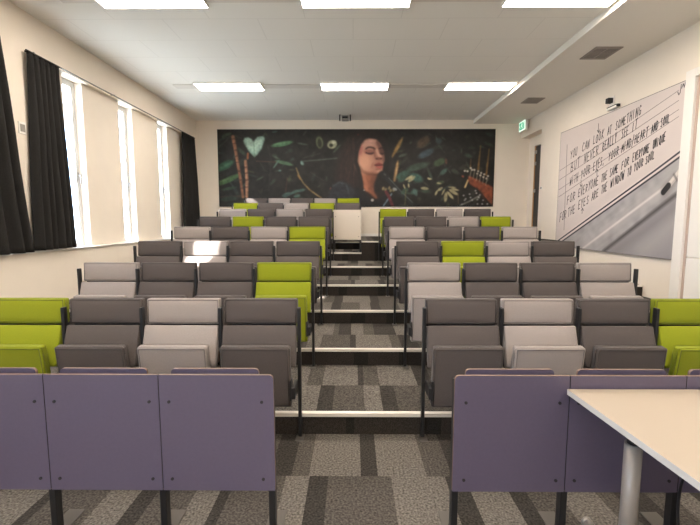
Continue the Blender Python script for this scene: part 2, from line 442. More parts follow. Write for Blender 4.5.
# ------------------------------------------------------------------ modesty panels with fold-down tablets
def make_panel(lab, xc, y, z0, mats, outer=0, tablet=True, xshift=0.0, ends=(1,), grp=True):
    """OUTER: +1/-1 rounds that top corner; ENDS: sides that carry a post"""
    t = thing('modesty_panel', lab, 'panel', (xc, y, z0), 'modesty panels of the front row' if grp else None)
    w = (0.553 if xc < 0 else 0.548) / 2 - 0.002; wl, wr = -w, w
    rs = (0.004, 0.004, 0.022 if outer == 1 else 0.0, 0.022 if outer == -1 else 0.0)
    bm = bmesh.new(); add_prism(bm, rounded(wl, wr, 0.25, 0.835, rs), 0, 0.014, 0, 1, [q for q, o_ in ((wl, -1), (wr, 1)) if o_ != outer and grp])
    obj('board', bm, mats, t)
    for sx in (-1, 1):
        for z in (0.31, 0.702):
            bo = 0.217 if sx == outer else 0.229
            bm = bmesh.new(); add_cyl(bm, (sx * bo, -0.004, z), (sx * bo, 0.004, z), 0.0075, 12)
            obj('bolt', bm, BLACK, t)
    for s in ends:
        xo = s * (0.262 if s != outer else 0.252)
        bm = bmesh.new(); add_box(bm, xo - 0.016, xo + 0.016, 0.02, 0.065, 0.0, 0.80, bev=0.003)
        p = obj('support_post', bm, BLACK, t)
        bx('base_plate', PLATE, p, xo - 0.045, xo + 0.045, 0.02, 0.19, 0, 0.006, bev=0.002)
    if tablet:
        bm = bmesh.new(); add_prism(bm, rounded(-0.217 + xshift, 0.217 + xshift, 0.55, 0.840, (0.02,) * 4), 0.07, 0.084, 0, 1)
        obj('writing_tablet', bm, mats, t)
    return t
YPN = 1.88
lil = [LILAC, PLYEDGE, SHELL]
words = ['first from the aisle', 'second from the aisle', 'third from the aisle', 'fourth from the aisle']
for i in range(4):
    make_panel('lilac laminate modesty panel before left seat block, %s' % words[i], -0.377 - 0.553 * (i + 0.5), YPN, 0, lil, 1 if i == 0 else 0, ends=(1, -1) if i == 3 else (1,), xshift=-0.028)
    make_panel('lilac laminate modesty panel before right seat block, %s' % words[i], 0.483 + 0.548 * (i + 0.5), YPN, 0, lil, -1 if i == 0 else 0, ends=(-1, 1) if i == 3 else (-1,), xshift=0.014)
make_panel('cream square modesty panel standing at the top of the aisle', -0.118, D1 + 5 * R + 0.10, 6 * RISE, [CREAM, CREAMEDGE], ends=(-1, 1), tablet=False, grp=False)

# ------------------------------------------------------------------ table
TZ = 0.776
t = thing('lecturer_table', 'cream topped table on silver legs beside the right modesty panels', 'table', (1.9, 1.48, 0))
bm = bmesh.new()
poly = [(1.012 - 1.9, 1.868 - 1.48), (2.75 - 1.9, 1.868 - 1.48), (2.75 - 1.9, 1.05 - 1.48), (1.06 - 1.9, 1.05 - 1.48)]
a = [bm.verts.new((x, y, TZ)) for x, y in poly]; b = [bm.verts.new((x, y, TZ - 0.026)) for x, y in poly]
bm.faces.new(a).material_index = 0; bm.faces.new(b[::-1]).material_index = 0
for i in range(4): bm.faces.new((a[i], b[i], b[(i + 1) % 4], a[(i + 1) % 4])).material_index = 1
obj('tabletop', bm, [TABLETOP, TABLEEDGE], t)
for s, xo in ((0, 1.20 - 1.9), (1, 2.50 - 1.9)):
    bm = bmesh.new()
    add_cyl(bm, (xo, 0.19, 0.03), (xo, 0.19, 0.62), 0.034, 20)
    l = obj('leg', bm, SILVER, t)
    bm = bmesh.new(); add_cyl(bm, (xo, 0.19, 0.60), (xo, 0.19, 0.70), 0.026, 16)
    add_box(bm, xo - 0.035, xo + 0.035, -0.30, 0.33, 0.71, 0.750, bev=0.004)
    obj('leg_bracket', bm, SHELL, l)
    bm = bmesh.new(); add_cyl(bm, (xo, -0.27, 0.028), (xo, 0.47, 0.028), 0.026, 16)
    for yy in (-0.27, 0.47): add_cyl(bm, (xo, yy - (0.02 if yy < 0 else -0.0), 0.028), (xo, yy + (0.0 if yy < 0 else 0.02), 0.028), 0.026 if yy < 0 else 0.026, 16)
    obj('foot_bar', bm, SILVER, l)
bx('crossbeam', SHELL, t, 1.22 - 1.9, 2.48 - 1.9, 0.16, 0.22, 0.66, 0.70)

cu = bpy.data.curves.new('power_cable', 'CURVE'); cu.dimensions = '3D'; cu.bevel_depth = 0.006; cu.bevel_resolution = 2
sp = cu.splines.new('BEZIER'); pts = [(1.46, 1.62, 0.64), (1.46, 1.72, 0.40), (1.50, 1.74, 0.12), (1.62, 1.80, 0.007), (1.95, 1.66, 0.007)]
sp.bezier_points.add(len(pts) - 1)
for p_, c_ in zip(sp.bezier_points, pts): p_.co = c_; p_.handle_left_type = p_.handle_right_type = 'AUTO'
co = bpy.data.objects.new('power_cable', cu); C.objects.link(co)
dg = bpy.context.evaluated_depsgraph_get(); me = bpy.data.meshes.new_from_object(co.evaluated_get(dg)); bpy.data.objects.remove(co)
cb = bpy.data.objects.new('power_cable', me); C.objects.link(cb); me.materials.clear(); me.materials.append(SHELL)
for p_ in me.polygons: p_.use_smooth = True
tag(cb, 'thin black cable dangling from the cream table to the carpet', 'cable')

# ------------------------------------------------------------------ curtains
def curtain(label, yt0, yt1, yb0, yb1, z0, z1, folds, seed):
    r = random.Random(seed); ph = [r.uniform(0, 6.28) for _ in range(4)]
    bm = bmesh.new(); nu, nv = folds * 12, 36; g = []
    for j in range(nv + 1):
        v = j / nv; z = z1 + (z0 - z1) * v; e = v ** 1.25
        row = []
        for i in range(nu + 1):
            u = i / nu
            amp = 0.016 + 0.030 * min(1, v * 2.5)
            uu = u + 0.012 * math.sin(5 * u * PI + ph[1] + 1.3 * v)
            x = -3.892 + amp * math.sin(2 * PI * folds * uu + ph[0]) + 0.014 * math.sin(4 * PI * u + ph[2] + v) * v
            if v < 0.06: x += 0.006 * math.sin(2 * PI * folds * 3 * u)
            y = (yt0 + (yt1 - yt0) * u) * (1 - e) + (yb0 + (yb1 - yb0) * u) * e + 0.008 * math.sin(7 * v + ph[3] + 3 * u)
            row.append(bm.verts.new((x + 3.9, y, z)))
        g.append(row)
    for j in range(nv):
        for i in range(nu): bm.faces.new((g[j][i], g[j][i + 1], g[j + 1][i + 1], g[j + 1][i]))
    t = thing('curtain', label, 'curtain', (-3.9, 0, 0), 'black curtains on the window wall')
    o = obj('fabric', bm, CURTAIN, t, smooth=True)
    sm = o.modifiers.new('thickness', 'SOLIDIFY'); sm.thickness = 0.005
    bm = bmesh.new(); add_box(bm, -0.022, 0.03, yt0, yt1, z1 - 0.012, z1 + 0.004, bev=0.003)
    obj('heading_tape', bm, CURTAIN, t)
curtain('black pleated curtain cut by the picture edge, nearest the front row', 3.85, 4.69, 3.85, 4.90, 1.19, 3.585, 6, 3)
curtain('black pleated curtain beside the first bright window slit', 5.08, 5.61, 5.00, 5.73, 1.20, 3.585, 6, 5)
curtain('narrow black pleated curtain in the far corner by the portrait mural', 9.56, 10.26, 9.46, 10.34, 1.20, 3.585, 6, 9)
rl = thing('curtain_rail', 'thin dark curtain rail along the top of the window wall', 'curtain rail', (-3.9, 7.7, 3.595))
bx('track', RAIL, rl, -0.010, 0.010, -2.62, 2.60, -0.004, 0.008)
for yy in (-2.5, -0.8, 0.8, 2.5): bx('bracket', RAIL, rl, -0.059, 0.008, yy - 0.008, yy + 0.008, 0.008, 0.018)

def switch(label, loc, face, w=0.085, h=0.085):
    t = thing('wall_switch', label, 'switch', loc)
    bx('plate', WHITE, t, min(0, face * 0.012), max(0, face * 0.012), -w / 2, w / 2, -h / 2, h / 2, bev=0.003)
    bx('rocker', GREYBOX, t, min(face * 0.012, face * 0.017), max(face * 0.012, face * 0.017), -w / 3.2, w / 3.2, -h / 3.2, h / 3.2, bev=0.002)
switch('small white switch plate on the pier between two curtains', (XL, 5.0, 2.67), 1, 0.11, 0.14)
switch('small white switch plate at the corner by the rear doorway', (XR, 9.33, 2.30), -1, 0.10, 0.06)

# ------------------------------------------------------------------ exit sign, wall camera
t = thing('exit_sign', 'lit green and white running man exit sign above the rear doorway', 'exit sign', (4.09, 10.22, 3.85))
bx('housing', WHITE, t, 0.006, 0.075, -0.19, 0.19, -0.12, 0.12, bev=0.006)
bx('mount', GREYBOX, t, 0.075, 0.136, -0.06, 0.06, -0.05, 0.05)
bx('lit_panel', SIGNLIT, t, 0.0, 0.008, -0.18, 0.18, -0.11, 0.11)
bm = bmesh.new()
def sq(u0, u1, v0, v1): add_box(bm, -0.004, 0.001, -u1, -u0, v0, v1)
sq(-0.15, 0.15, -0.085, 0.085)
g0 = obj('green_field', bm, SIGNGREEN, t)
bm = bmesh.new()
def bar(p, q, w):
    p = Vector((p[0], p[1])); q = Vector((q[0], q[1])); n = Vector((-(q - p).y, (q - p).x)).normalized() * w / 2
    vs = [bm.verts.new((-0.0065, -a_.x, a_.y)) for a_ in (p + n, q + n, q - n, p - n)]; bm.faces.new(vs)
add_cyl(bm, (-0.0062, -0.005, 0.056), (-0.0070, -0.005, 0.056), 0.015, 14)
bar((0.0, 0.04), (-0.015, -0.01), 0.028); bar((-0.015, -0.01), (0.03, -0.03), 0.014); bar((0.03, -0.03), (0.03, -0.07), 0.013)
bar((-0.015, -0.01), (-0.04, -0.045), 0.014); bar((-0.04, -0.045), (-0.075, -0.05), 0.012); bar((0.0, 0.035), (0.04, 0.01), 0.011); bar((0.0, 0.035), (-0.045, 0.015), 0.011)
bar((0.075, -0.08), (0.075, 0.075), 0.012); bar((0.14, -0.08), (0.14, 0.075), 0.012); bar((0.07, 0.07), (0.145, 0.07), 0.012)
bar((-0.14, 0.0), (-0.08, 0.0), 0.014); bar((-0.14, 0.0), (-0.115, 0.028), 0.012); bar((-0.14, 0.0), (-0.115, -0.028), 0.012)
obj('pictogram', bm, SIGNLIT, g0)

t = thing('wall_camera', 'small black and white camera bracket above the handwriting mural', 'camera', (XR, 6.85, 3.45))
bx('backplate', WHITE, t, -0.014, 0, 0.02, 0.13, -0.16, 0.13, bev=0.003)
bx('camera_head', SHELL, t, -0.095, -0.014, 0.035, 0.115, 0.02, 0.10, bev=0.006)
bx('arm', WHITE, t, -0.08, -0.014, -0.15, 0.10, -0.095, -0.06, bev=0.006)
bx('arm_shade', SHELL, t, -0.082, -0.03, -0.16, 0.09, -0.058, -0.048, bev=0.002)  # black strip modelled for the shadow along the arm
bx('arm_tip', SHELL, t, -0.08, -0.03, -0.185, -0.15, -0.09, -0.05, bev=0.006)

# ------------------------------------------------------------------ murals: colour fields painted onto the mesh of the print
class Canvas:
    def __init__(s, x0, x1, y0, y1, nx, ny, base):
        s.X, s.Y = np.meshgrid(np.linspace(x0, x1, nx), np.linspace(y0, y1, ny))
        s.px = abs(x1 - x0) / (nx - 1); s.im = np.zeros((ny, nx, 3)) + np.asarray(base, float)
    def put(s, m, c):
        s.im += np.clip(m, 0, 1)[..., None] * (np.asarray(c, float) - s.im)
    def blur(s, m, r):
        n = max(1, int(r / s.px * 2.5)); k = np.exp(-0.5 * (np.arange(-n, n + 1) * s.px / r) ** 2); k /= k.sum()
        for ax in (0, 1):
            p = [(0, 0), (0, 0)]; p[ax] = (n, n); q = np.pad(m, p, mode='edge')
            m = sum(k[i] * (q[i:i + m.shape[0]] if ax == 0 else q[:, i:i + m.shape[1]]) for i in range(2 * n + 1))
        return m
    def ell(s, cx, cy, rx, ry, c, ang=0, soft=0.3, a=1.0):
        t = math.radians(ang); dx, dy = s.X - cx, s.Y - cy
        u = (dx * math.cos(t) + dy * math.sin(t)) / rx; v = (-dx * math.sin(t) + dy * math.cos(t)) / ry
        s.put(a * np.clip((1 - np.sqrt(u * u + v * v)) / soft + 0.5, 0, 1), c)
    def poly(s, pts, c, soft=0.6, a=1.0):
        m = np.zeros(s.X.shape, bool); n = len(pts)
        for i in range(n):
            (xa, ya), (xb, yb) = pts[i], pts[(i + 1) % n]
            if ya == yb: continue
            m ^= ((ya > s.Y) != (yb > s.Y)) & (s.X < (xb - xa) * (s.Y - ya) / (yb - ya) + xa)
        m = m.astype(float)
        s.put(a * (s.blur(m, soft) if soft else m), c)
    def line(s, pts, w, c, soft=0.5, a=1.0, w1=None):
        best = np.zeros(s.X.shape); n = len(pts) - 1; w1 = w if w1 is None else w1
        for i in range(n):
            (xa, ya), (xb, yb) = pts[i], pts[i + 1]
            dx, dy = xb - xa, yb - ya; l2 = dx * dx + dy * dy
            t = np.clip(((s.X - xa) * dx + (s.Y - ya) * dy) / l2, 0, 1)
            d = np.hypot(s.X - xa - t * dx, s.Y - ya - t * dy); ww = w + (w1 - w) * (i + t) / n
            best = np.maximum(best, np.clip((ww / 2 - d) / soft + 0.5, 0, 1))
        s.put(a * best, c)
    def leaf(s, x0, y0, x1, y1, w, c, soft=0.35, a=1.0):
        s.ell((x0 + x1) / 2, (y0 + y1) / 2, math.hypot(x1 - x0, y1 - y0) / 2, w / 2, c, math.degrees(math.atan2(y1 - y0, x1 - x0)), soft, a)
    def noise(s, cells, seed):
        r = np.random.default_rng(seed); ny, nx = s.X.shape
        g = r.random((cells[1] + 2, cells[0] + 2)); u = np.linspace(0, cells[0], nx); v = np.linspace(0, cells[1], ny)
        i, j = u.astype(int), v.astype(int); fu, fv = u - i, v - j; fu = fu * fu * (3 - 2 * fu); fv = fv * fv * (3 - 2 * fv)
        A = g[np.ix_(j, i)] * (1 - fu) + g[np.ix_(j, i + 1)] * fu; Bq = g[np.ix_(j + 1, i)] * (1 - fu) + g[np.ix_(j + 1, i + 1)] * fu
        return A * (1 - fv[:, None]) + Bq * fv[:, None]

def print_mesh(name, P, im, m, parent):
    """P: (ny, nx, 3) points; im sRGB 0-255"""
    ny, nx = P.shape[:2]
    me = bpy.data.meshes.new(name)
    idx = np.arange(ny * nx).reshape(ny, nx)
    f = np.stack((idx[:-1, :-1], idx[:-1, 1:], idx[1:, 1:], idx[1:, :-1]), -1).reshape(-1, 4)
    me.vertices.add(ny * nx); me.vertices.foreach_set('co', P.reshape(-1).astype(np.float32))
    me.loops.add(f.size); me.loops.foreach_set('vertex_index', f.reshape(-1).astype(np.int32))
    me.polygons.add(len(f)); me.polygons.foreach_set('loop_start', np.arange(0, f.size, 4, dtype=np.int32))
    me.update(calc_edges=True)
    ca = me.color_attributes.new('print', 'FLOAT_COLOR', 'POINT')
    col = np.ones((ny * nx, 4), np.float32); col[:, :3] = srgb(np.clip(im, 0, 255)).reshape(-1, 3)
    ca.data.foreach_set('color', col.reshape(-1))
    me.materials.append(m)
    o = bpy.data.objects.new(name, me); C.objects.link(o); o.parent = parent
    return o

# --- portrait in a jungle, rear wall (artwork units: 276 wide, 76.4 high, origin 218/130)
AX0, AX1, AY0, AY1 = 218.0, 494.0, 130.0, 206.4
cv = Canvas(AX0, AX1, AY0, AY1, 621, 173, (25, 24, 22))
n1, n2, n3 = cv.noise((40, 12), 1), cv.noise((90, 26), 2), cv.noise((18, 6), 3)
cv.im += ((n1 - 0.5) * 14 + (n2 - 0.5) * 10)[..., None] * np.array((0.8, 1.0, 0.85)) + ((n3 - 0.5) * 10)[..., None]
cv.put(0.35 * np.clip((300 - cv.X) / 100, 0, 1) * (cv.Y > 140), (40, 45, 45))
r = random.Random(4)
for _ in range(230):     # dim jungle leaves
    x, yv = r.uniform(218, 494), r.uniform(131, 206)
    if 335 < x < 395: continue
    ang = r.uniform(0, PI); ln = r.uniform(3, 13); wv = r.uniform(1.2, 4.0); k = r.uniform(0.5, 1.0)
    base = r.choice(((58, 76, 64), (46, 62, 60), (62, 66, 48), (50, 56, 50), (22, 23, 22), (16, 17, 16), (14, 15, 14), (74, 88, 76)))
    cv.leaf(x, yv, x + ln * math.cos(ang), yv + ln * math.sin(ang) * 0.8, wv * (0.55 if base[1] > 80 else 1), base, 0.8, 0.75 * k)
# left: leaves, bamboo, heart leaf
cv.leaf(216, 170, 233, 161, 8, (46, 80, 62)); cv.leaf(219, 168, 232, 162, 2.5, (70, 105, 82), a=0.7)
cv.leaf(216, 185, 240, 174, 5.5, (66, 94, 60)); cv.leaf(216, 182, 230, 178, 2, (95, 120, 80), a=0.5)
cv.leaf(220, 190, 236, 187, 3, (44, 62, 50)); cv.line([(219, 197), (243, 196)], 1.4, (80, 62, 50), 1, 0.6)
cv.leaf(219, 200, 236, 198, 5, (40, 52, 46)); cv.leaf(222, 137, 232, 133, 3, (48, 58, 46))
bam = (136, 94, 70)
cv.line([(233.2, 137), (235.4, 150), (237.8, 167)], 3.6, bam, 0.9, w1=2.6); cv.line([(237.5, 164), (239.8, 180), (241.8, 197)], 2.8, (126, 86, 64), 0.9)
cv.line([(247.8, 153.5), (247.4, 158.5)], 2.0, (140, 85, 55), 0.8); cv.line([(245.2, 161), (246.2, 178), (245.6, 197)], 2.9, (148, 106, 82), 0.9)
cv.line([(232.6, 138), (235, 152), (237, 166)], 1.0, (172, 124, 96), 0.9, 0.6); cv.line([(244.6, 162), (245.4, 180), (245, 196)], 1.0, (195, 145, 112), 0.9, 0.6)
for x, yv in ((234.2, 143.5), (235.6, 150), (236.6, 156), (237.6, 162), (238.7, 171), (240, 180), (241, 188), (245.6, 167), (246, 173), (246.2, 180), (245.9, 187), (233.4, 139)):
    cv.line([(x - 1.8, yv + 0.3), (x + 1.8, yv - 0.3)], 0.9, (62, 42, 34), 0.6, 0.8)
hp = [(228, 105), (236, 84), (252, 69), (278, 66), (290, 74), (291, 90), (270, 140), (248, 170), (229, 187), (212, 170), (194, 148), (172, 112), (167, 90), (174, 76), (196, 72), (214, 82)]
hp = [(215 + a_ / 5.83, 125 + b_ / 5.83) for a_, b_ in hp]
cv.poly(hp, (132, 162, 148), 0.55)
hc = (254.2, 145.5)
cv.poly([(hc[0] + (a_ - hc[0]) * 0.72, hc[1] + (b_ - hc[1]) * 0.72) for a_, b_ in hp], (166, 192, 176), 1.2, 0.8)
for q in ((246, 139.5), (246.5, 146), (263, 138.5), (261, 147)): cv.line([(254.2, 143.5 + (q[1] - 139) * 0.5), q], 0.7, (188, 208, 192), 0.8, 0.4)
cv.line([(254.1, 143), (254.2, 156)], 0.9, (90, 118, 98), 0.7, 0.8)
cv.line([(219, 147), (228, 139), (231, 136)], 1.0, (60, 66, 60), 1, 0.6); cv.line([(268, 146), (271, 160), (268, 190)], 0.9, (58, 60, 58), 1, 0.5)
cv.leaf(271.5, 146, 293, 142, 4.6, (74, 112, 80)); cv.leaf(274, 144.6, 290, 142.2, 1.6, (104, 140, 104), a=0.6)
cv.leaf(275, 160.6, 293, 165, 3.6, (72, 100, 76)); cv.leaf(273, 168, 279, 160, 1.8, (82, 110, 100)); cv.line([(256, 161), (276, 162)], 1.0, (105, 66, 55), 0.8, 0.6)
cv.ell(302, 163, 1.6, 2.4, (112, 142, 134), -30, 0.8); cv.ell(279.6, 170.5, 1.3, 0.9, (92, 122, 120), 0, 0.8)
cv.leaf(297, 143, 308, 145, 2.0, (72, 84, 76), a=0.8); cv.line([(303.5, 161.2), (318, 160), (337, 158.2)], 1.4, (80, 90, 84), 0.9, 0.8); cv.line([(303, 158), (320, 153.5)], 0.8, (66, 72, 66), 0.9, 0.7)
cv.line([(296, 168), (299, 176), (303, 183), (309, 189.5), (315, 194), (321, 198)], 1.5, (126, 106, 72), 0.8, w1=1.7); cv.line([(297.5, 175), (300, 179)], 1.6, (150, 112, 62), 0.8, 0.7)
cv.line([(285, 192), (287, 178)], 0.9, (88, 58, 46), 0.9, 0.7); cv.line([(310, 172), (324, 181)], 0.6, (70, 72, 68), 0.8, 0.5)
for a_ in ((281, 196, 292, 193, 4), (290, 194, 298, 190, 3), (296, 191.5, 305, 189.5, 3), (293, 197, 300, 195, 3)): cv.leaf(*a_[:4], a_[4], (64, 90, 86), a=0.9)
cv.ell(319.6, 142.6, 3.6, 6.0, (92, 100, 74), -8, 0.35); cv.ell(319.8, 143.2, 2.0, 4.4, (44, 46, 36), -8, 0.5)
cv.ell(332.2, 144.6, 5.0, 4.2, (146, 148, 122), -20, 0.3); cv.ell(333.6, 142.4, 2.8, 1.6, (182, 182, 156), -20, 0.6, 0.7); cv.ell(331.2, 145.4, 1.9, 1.7, (42, 44, 34), 0, 0.5); cv.leaf(333, 153, 341, 144.5, 2.4, (70, 84, 72), a=0.8)
cv.leaf(303, 136, 307, 131, 2, (62, 70, 64), a=0.6); cv.leaf(272, 132.5, 278, 131.5, 2, (64, 92, 92), a=0.6)
# the singer: hair, shoulder, neck, face
cv.poly([(350, 134), (358, 130.5), (370, 130), (381, 134), (387, 143), (389, 158), (388, 172), (385, 186), (382, 206), (350, 206), (337, 190), (335, 178), (338, 164), (341, 150), (345, 140)], (33, 24, 21), 2.2)
cv.poly([(344, 146), (352, 142), (356, 160), (356, 185), (340, 188), (338, 172)], (44, 29, 25), 3.0, 0.7)
rh = random.Random(8)
for q in range(26):
    x0 = rh.uniform(346, 356); x1 = rh.uniform(338, 356); x2 = x1 + rh.uniform(-2, 3)
    cv.line([(x0, rh.uniform(138, 150)), (x1 + 1.5, 164), (x2, 178), (x2 + rh.uniform(-2, 2), 190)], rh.uniform(0.5, 1.1), rh.choice(((66, 40, 33), (52, 33, 28), (24, 18, 17), (36, 25, 22))), 0.9, 0.5)
cv.poly([(322, 208), (327, 199), (331, 188), (336, 182), (342, 180.5), (350, 184), (356, 190), (362, 208)], (38, 41, 47), 1.2)
cv.line([(333, 186), (339, 182.5), (346, 184), (349, 194)], 1.6, (66, 71, 78), 1.2, 0.6); cv.ell(330.3, 188.5, 0.8, 1.4, (104, 56, 54), 20, 0.8, 0.8)
N = lambda a_, b_: (340 + a_ / 8.75, 165 + b_ / 8.75)
cv.poly([N(*p_) for p_ in ((165, 20), (190, 100), (206, 170), (205, 215), (255, 245), (318, 302), (330, 290), (300, 240), (292, 170), (325, 85), (340, 60), (250, 60))], (138, 84, 61), 0.9)
cv.poly([N(*p_) for p_ in ((285, 90), (262, 150), (262, 210), (318, 300), (330, 290), (298, 240), (292, 170), (330, 80))], (98, 58, 44), 1.4, 0.8)
cv.line([N(190, 60), N(222, 140), N(232, 215)], 3.0, (164, 104, 76), 2.0, 0.7)
cv.line([N(180, 50), N(240, 78), N(320, 84)], 2.0, (84, 50, 38), 1.6, 0.75)
cv.poly([(356, 186), (362, 189.5), (369, 197), (377, 201), (386, 194), (392, 200), (398, 208), (352, 208)], (24, 24, 27), 1.0)
cv.ell(372.6, 200.3, 1.6, 1.5, (178, 172, 166), 0, 0.4); cv.ell(364.2, 190.3, 0.8, 0.7, (150, 150, 150), 0, 0.6)
K = lambda a_, b_: (350 + a_ / 10.5, 130 + b_ / 10.5)
F = lambda a_, b_: (345 + a_ / 5.83, 125 + b_ / 5.83)
def el(a_, b_, ra, rb, c, ang=0, soft=0.9, al=1.0): cv.ell(*K(a_, b_), ra / 10.5, rb / 10.5, c, ang, soft, al)
def ln(pts, w, c, soft=0.7, al=1.0, w1=None): cv.line([K(*p_) for p_ in pts], w, c, soft, al, w1)
def pg(pts, c, soft=0.6, al=1.0): cv.poly([K(*p_) for p_ in pts], c, soft, al)
pg(((205, 80), (262, 84), (305, 116), (330, 160), (348, 198), (364, 240), (368, 300), (357, 350), (352, 400), (337, 432), (290, 456), (230, 462), (170, 450), (122, 416), (97, 350), (88, 270), (95, 210), (115, 150), (155, 100)), (164, 114, 95), 0.55)
el(150, 330, 80, 105, (208, 154, 126), 0, 1.1, 0.95); el(195, 140, 85, 55, (192, 146, 129), -10, 1.1, 0.9); el(110, 215, 22, 60, (170, 92, 86), 8, 1.0, 0.6)
pg(((285, 95), (330, 160), (352, 205), (368, 260), (366, 330), (340, 338), (344, 280), (322, 232), (300, 190), (272, 140)), (88, 58, 50), 1.0, 0.85)
pg(((100, 372), (140, 425), (200, 446), (262, 448), (290, 458), (230, 466), (168, 454), (116, 420)), (108, 66, 50), 0.8, 0.8)
el(338, 228, 34, 30, (80, 50, 44), 10, 0.8, 0.85); el(208, 232, 52, 24, (128, 80, 69), 6, 0.9, 0.95); el(170, 236, 20, 16, (176, 104, 90), 0, 0.9, 0.7)
ln(((168, 198), (188, 184), (215, 182), (245, 190), (266, 206)), 1.5, (66, 41, 37), 0.9, 0.95, 1.9)
ln(((306, 198), (332, 188), (358, 200)), 1.5, (54, 33, 30), 0.9, 0.9)
ln(((168, 238), (196, 250), (222, 252), (246, 240)), 1.3, (58, 34, 31), 0.8, 0.95); el(222, 246, 22, 9, (70, 42, 37), 0, 0.9, 0.8); el(205, 226, 30, 9, (150, 98, 84), 4, 0.9, 0.6)
ln(((316, 246), (338, 254), (358, 244)), 1.2, (46, 28, 26), 0.7, 0.9)
ln(((254, 208), (256, 240), (264, 284)), 1.6, (124, 80, 68), 1.3, 0.75)
ln(((278, 210), (294, 245), (312, 280)), 2.4, (198, 150, 128), 1.5, 0.9); el(316, 280, 17, 14, (192, 142, 121), 0, 0.9, 0.9)
el(302, 301, 36, 15, (106, 62, 53), 0, 0.8, 0.9); el(280, 303, 10, 6, (66, 36, 32), 0, 0.7); el(326, 300, 8, 6, (60, 34, 30), 0, 0.7)
el(308, 330, 30, 10, (152, 102, 84), 0, 0.9, 0.8)
pg(((252, 368), (276, 352), (306, 342), (328, 350), (350, 364), (322, 374), (286, 378)), (124, 56, 52), 0.45)
pg(((266, 376), (300, 380), (346, 374), (338, 398), (304, 404), (276, 394)), (150, 70, 63), 0.45)
ln(((262, 370), (300, 371), (346, 368)), 0.9, (62, 27, 26), 0.6, 0.95); el(306, 390, 20, 5, (182, 100, 90), 0, 0.9, 0.7)
el(304, 414, 34, 8, (126, 78, 62), 0, 0.9, 0.8); el(314, 432, 30, 15, (184, 134, 110), -6, 0.9, 0.9); el(236, 372, 14, 30, (150, 100, 82), 20, 1.0, 0.6)
el(74, 350, 13, 28, (132, 80, 62), 0, 0.6, 0.9)
# hair over the face edges
cv.line([F(150, 66), F(112, 74), F(84, 108), F(68, 160), F(62, 215), F(78, 255), F(88, 300), F(98, 372)], 3.6, (28, 20, 18), 1.6); cv.line([F(150, 68), F(190, 74), F(220, 104), F(240, 150), F(246, 210), F(240, 262)], 4.0, (26, 19, 17), 1.6)
cv.line([F(240, 230), F(238, 290), F(222, 350)], 5.5, (24, 20, 19), 2); cv.line([F(215, 285), F(200, 330), F(190, 380)], 5.5, (26, 22, 21), 2.4, 0.9)
cv.ell(*F(76, 58), 0.9, 0.9, (120, 46, 38), 0, 0.8, 0.7)
for q in range(6): cv.line([F(120 + q * 14, 64), F(90 + q * 6, 90), F(66 + q, 150)], 0.4, (62, 42, 34), 0.5, 0.4)
# yellow blades, microphone, stand, strap
cv.poly([(403.2, 136.5), (400.4, 146), (396, 153), (392, 158.5), (391.6, 156), (395, 148), (399, 141)], (140, 108, 60), 0.6, 0.95); cv.line([(402, 140), (397, 150)], 0.6, (176, 140, 84), 0.6, 0.6)
cv.poly([(398.2, 159), (398.6, 166), (397.2, 175), (395.6, 182), (393.4, 181.5), (394.6, 172), (396.2, 164)], (164, 128, 86), 0.6, 0.95); cv.line([(397.6, 163), (396.2, 176)], 0.7, (196, 160, 114), 0.6, 0.7)
for x, yv in ((383.5, 188.5), (386, 189.5), (389.5, 188), (391, 190.5), (394, 190)): cv.ell(x, yv, 1.3, 1.9, (132, 120, 86), 20, 0.7, 0.85)
cv.line([(383, 174), (387, 178.5)], 6.0, (27, 29, 29), 1.6); cv.line([(388, 179), (400, 192), (413, 204)], 4.6, (30, 34, 35), 0.9, w1=3.6); cv.line([(389, 178), (401, 191), (413, 202.5)], 0.8, (104, 112, 112), 0.7, 0.8); cv.ell(385, 174.5, 1.6, 0.9, (84, 88, 86), 40, 0.8, 0.7)
cv.ell(395.2, 189.3, 2.4, 1.5, (126, 130, 130), 20, 0.5); cv.line([(392, 194), (388, 200), (384, 206)], 1.6, (98, 120, 134), 0.7)
cv.line([(386.5, 192), (390, 198), (393, 206)], 3.2, (92, 40, 44), 1.0)
# right: foliage
G = lambda a_, b_: (395 + a_ / 5.83, 125 + b_ / 5.83)
for (x0, y0, x1, y1, wv, c, al) in ((130, 130, 198, 72, 9, (84, 64, 50), 0.8), (135, 190, 225, 145, 7, (60, 76, 86), 0.9), (225, 235, 292, 202, 7, (62, 84, 58), 0.8), (70, 260, 200, 225, 7, (56, 72, 62), 0.9), (10, 310, 90, 270, 7, (54, 80, 70), 1), (90, 290, 165, 325, 8, (54, 84, 76), 1), (20, 330, 60, 300, 6, (50, 74, 64), 1), (235, 85, 270, 105, 6, (48, 62, 66), 0.8), (20, 185, 70, 170, 3, (72, 82, 72), 0.8), (265, 290, 305, 255, 4.5, (66, 92, 84), 0.9), (190, 250, 220, 320, 3, (60, 74, 64), 0.8), (95, 400, 135, 380, 5, (60, 84, 74), 0.9), (40, 400, 80, 370, 5, (58, 80, 66), 0.9), (240, 345, 290, 330, 4, (62, 72, 52), 0.9), (300, 230, 296, 195, 2.5, (96, 62, 48), 0.8), (330, 260, 375, 285, 4, (52, 60, 50), 0.8), (110, 370, 130, 415, 4, (78, 104, 98), 0.8), (375, 260, 420, 230, 4, (48, 52, 44), 0.7)):
    cv.leaf(*G(x0, y0), *G(x1, y1), wv, c, 0.5, al)
crm = (160, 152, 118)
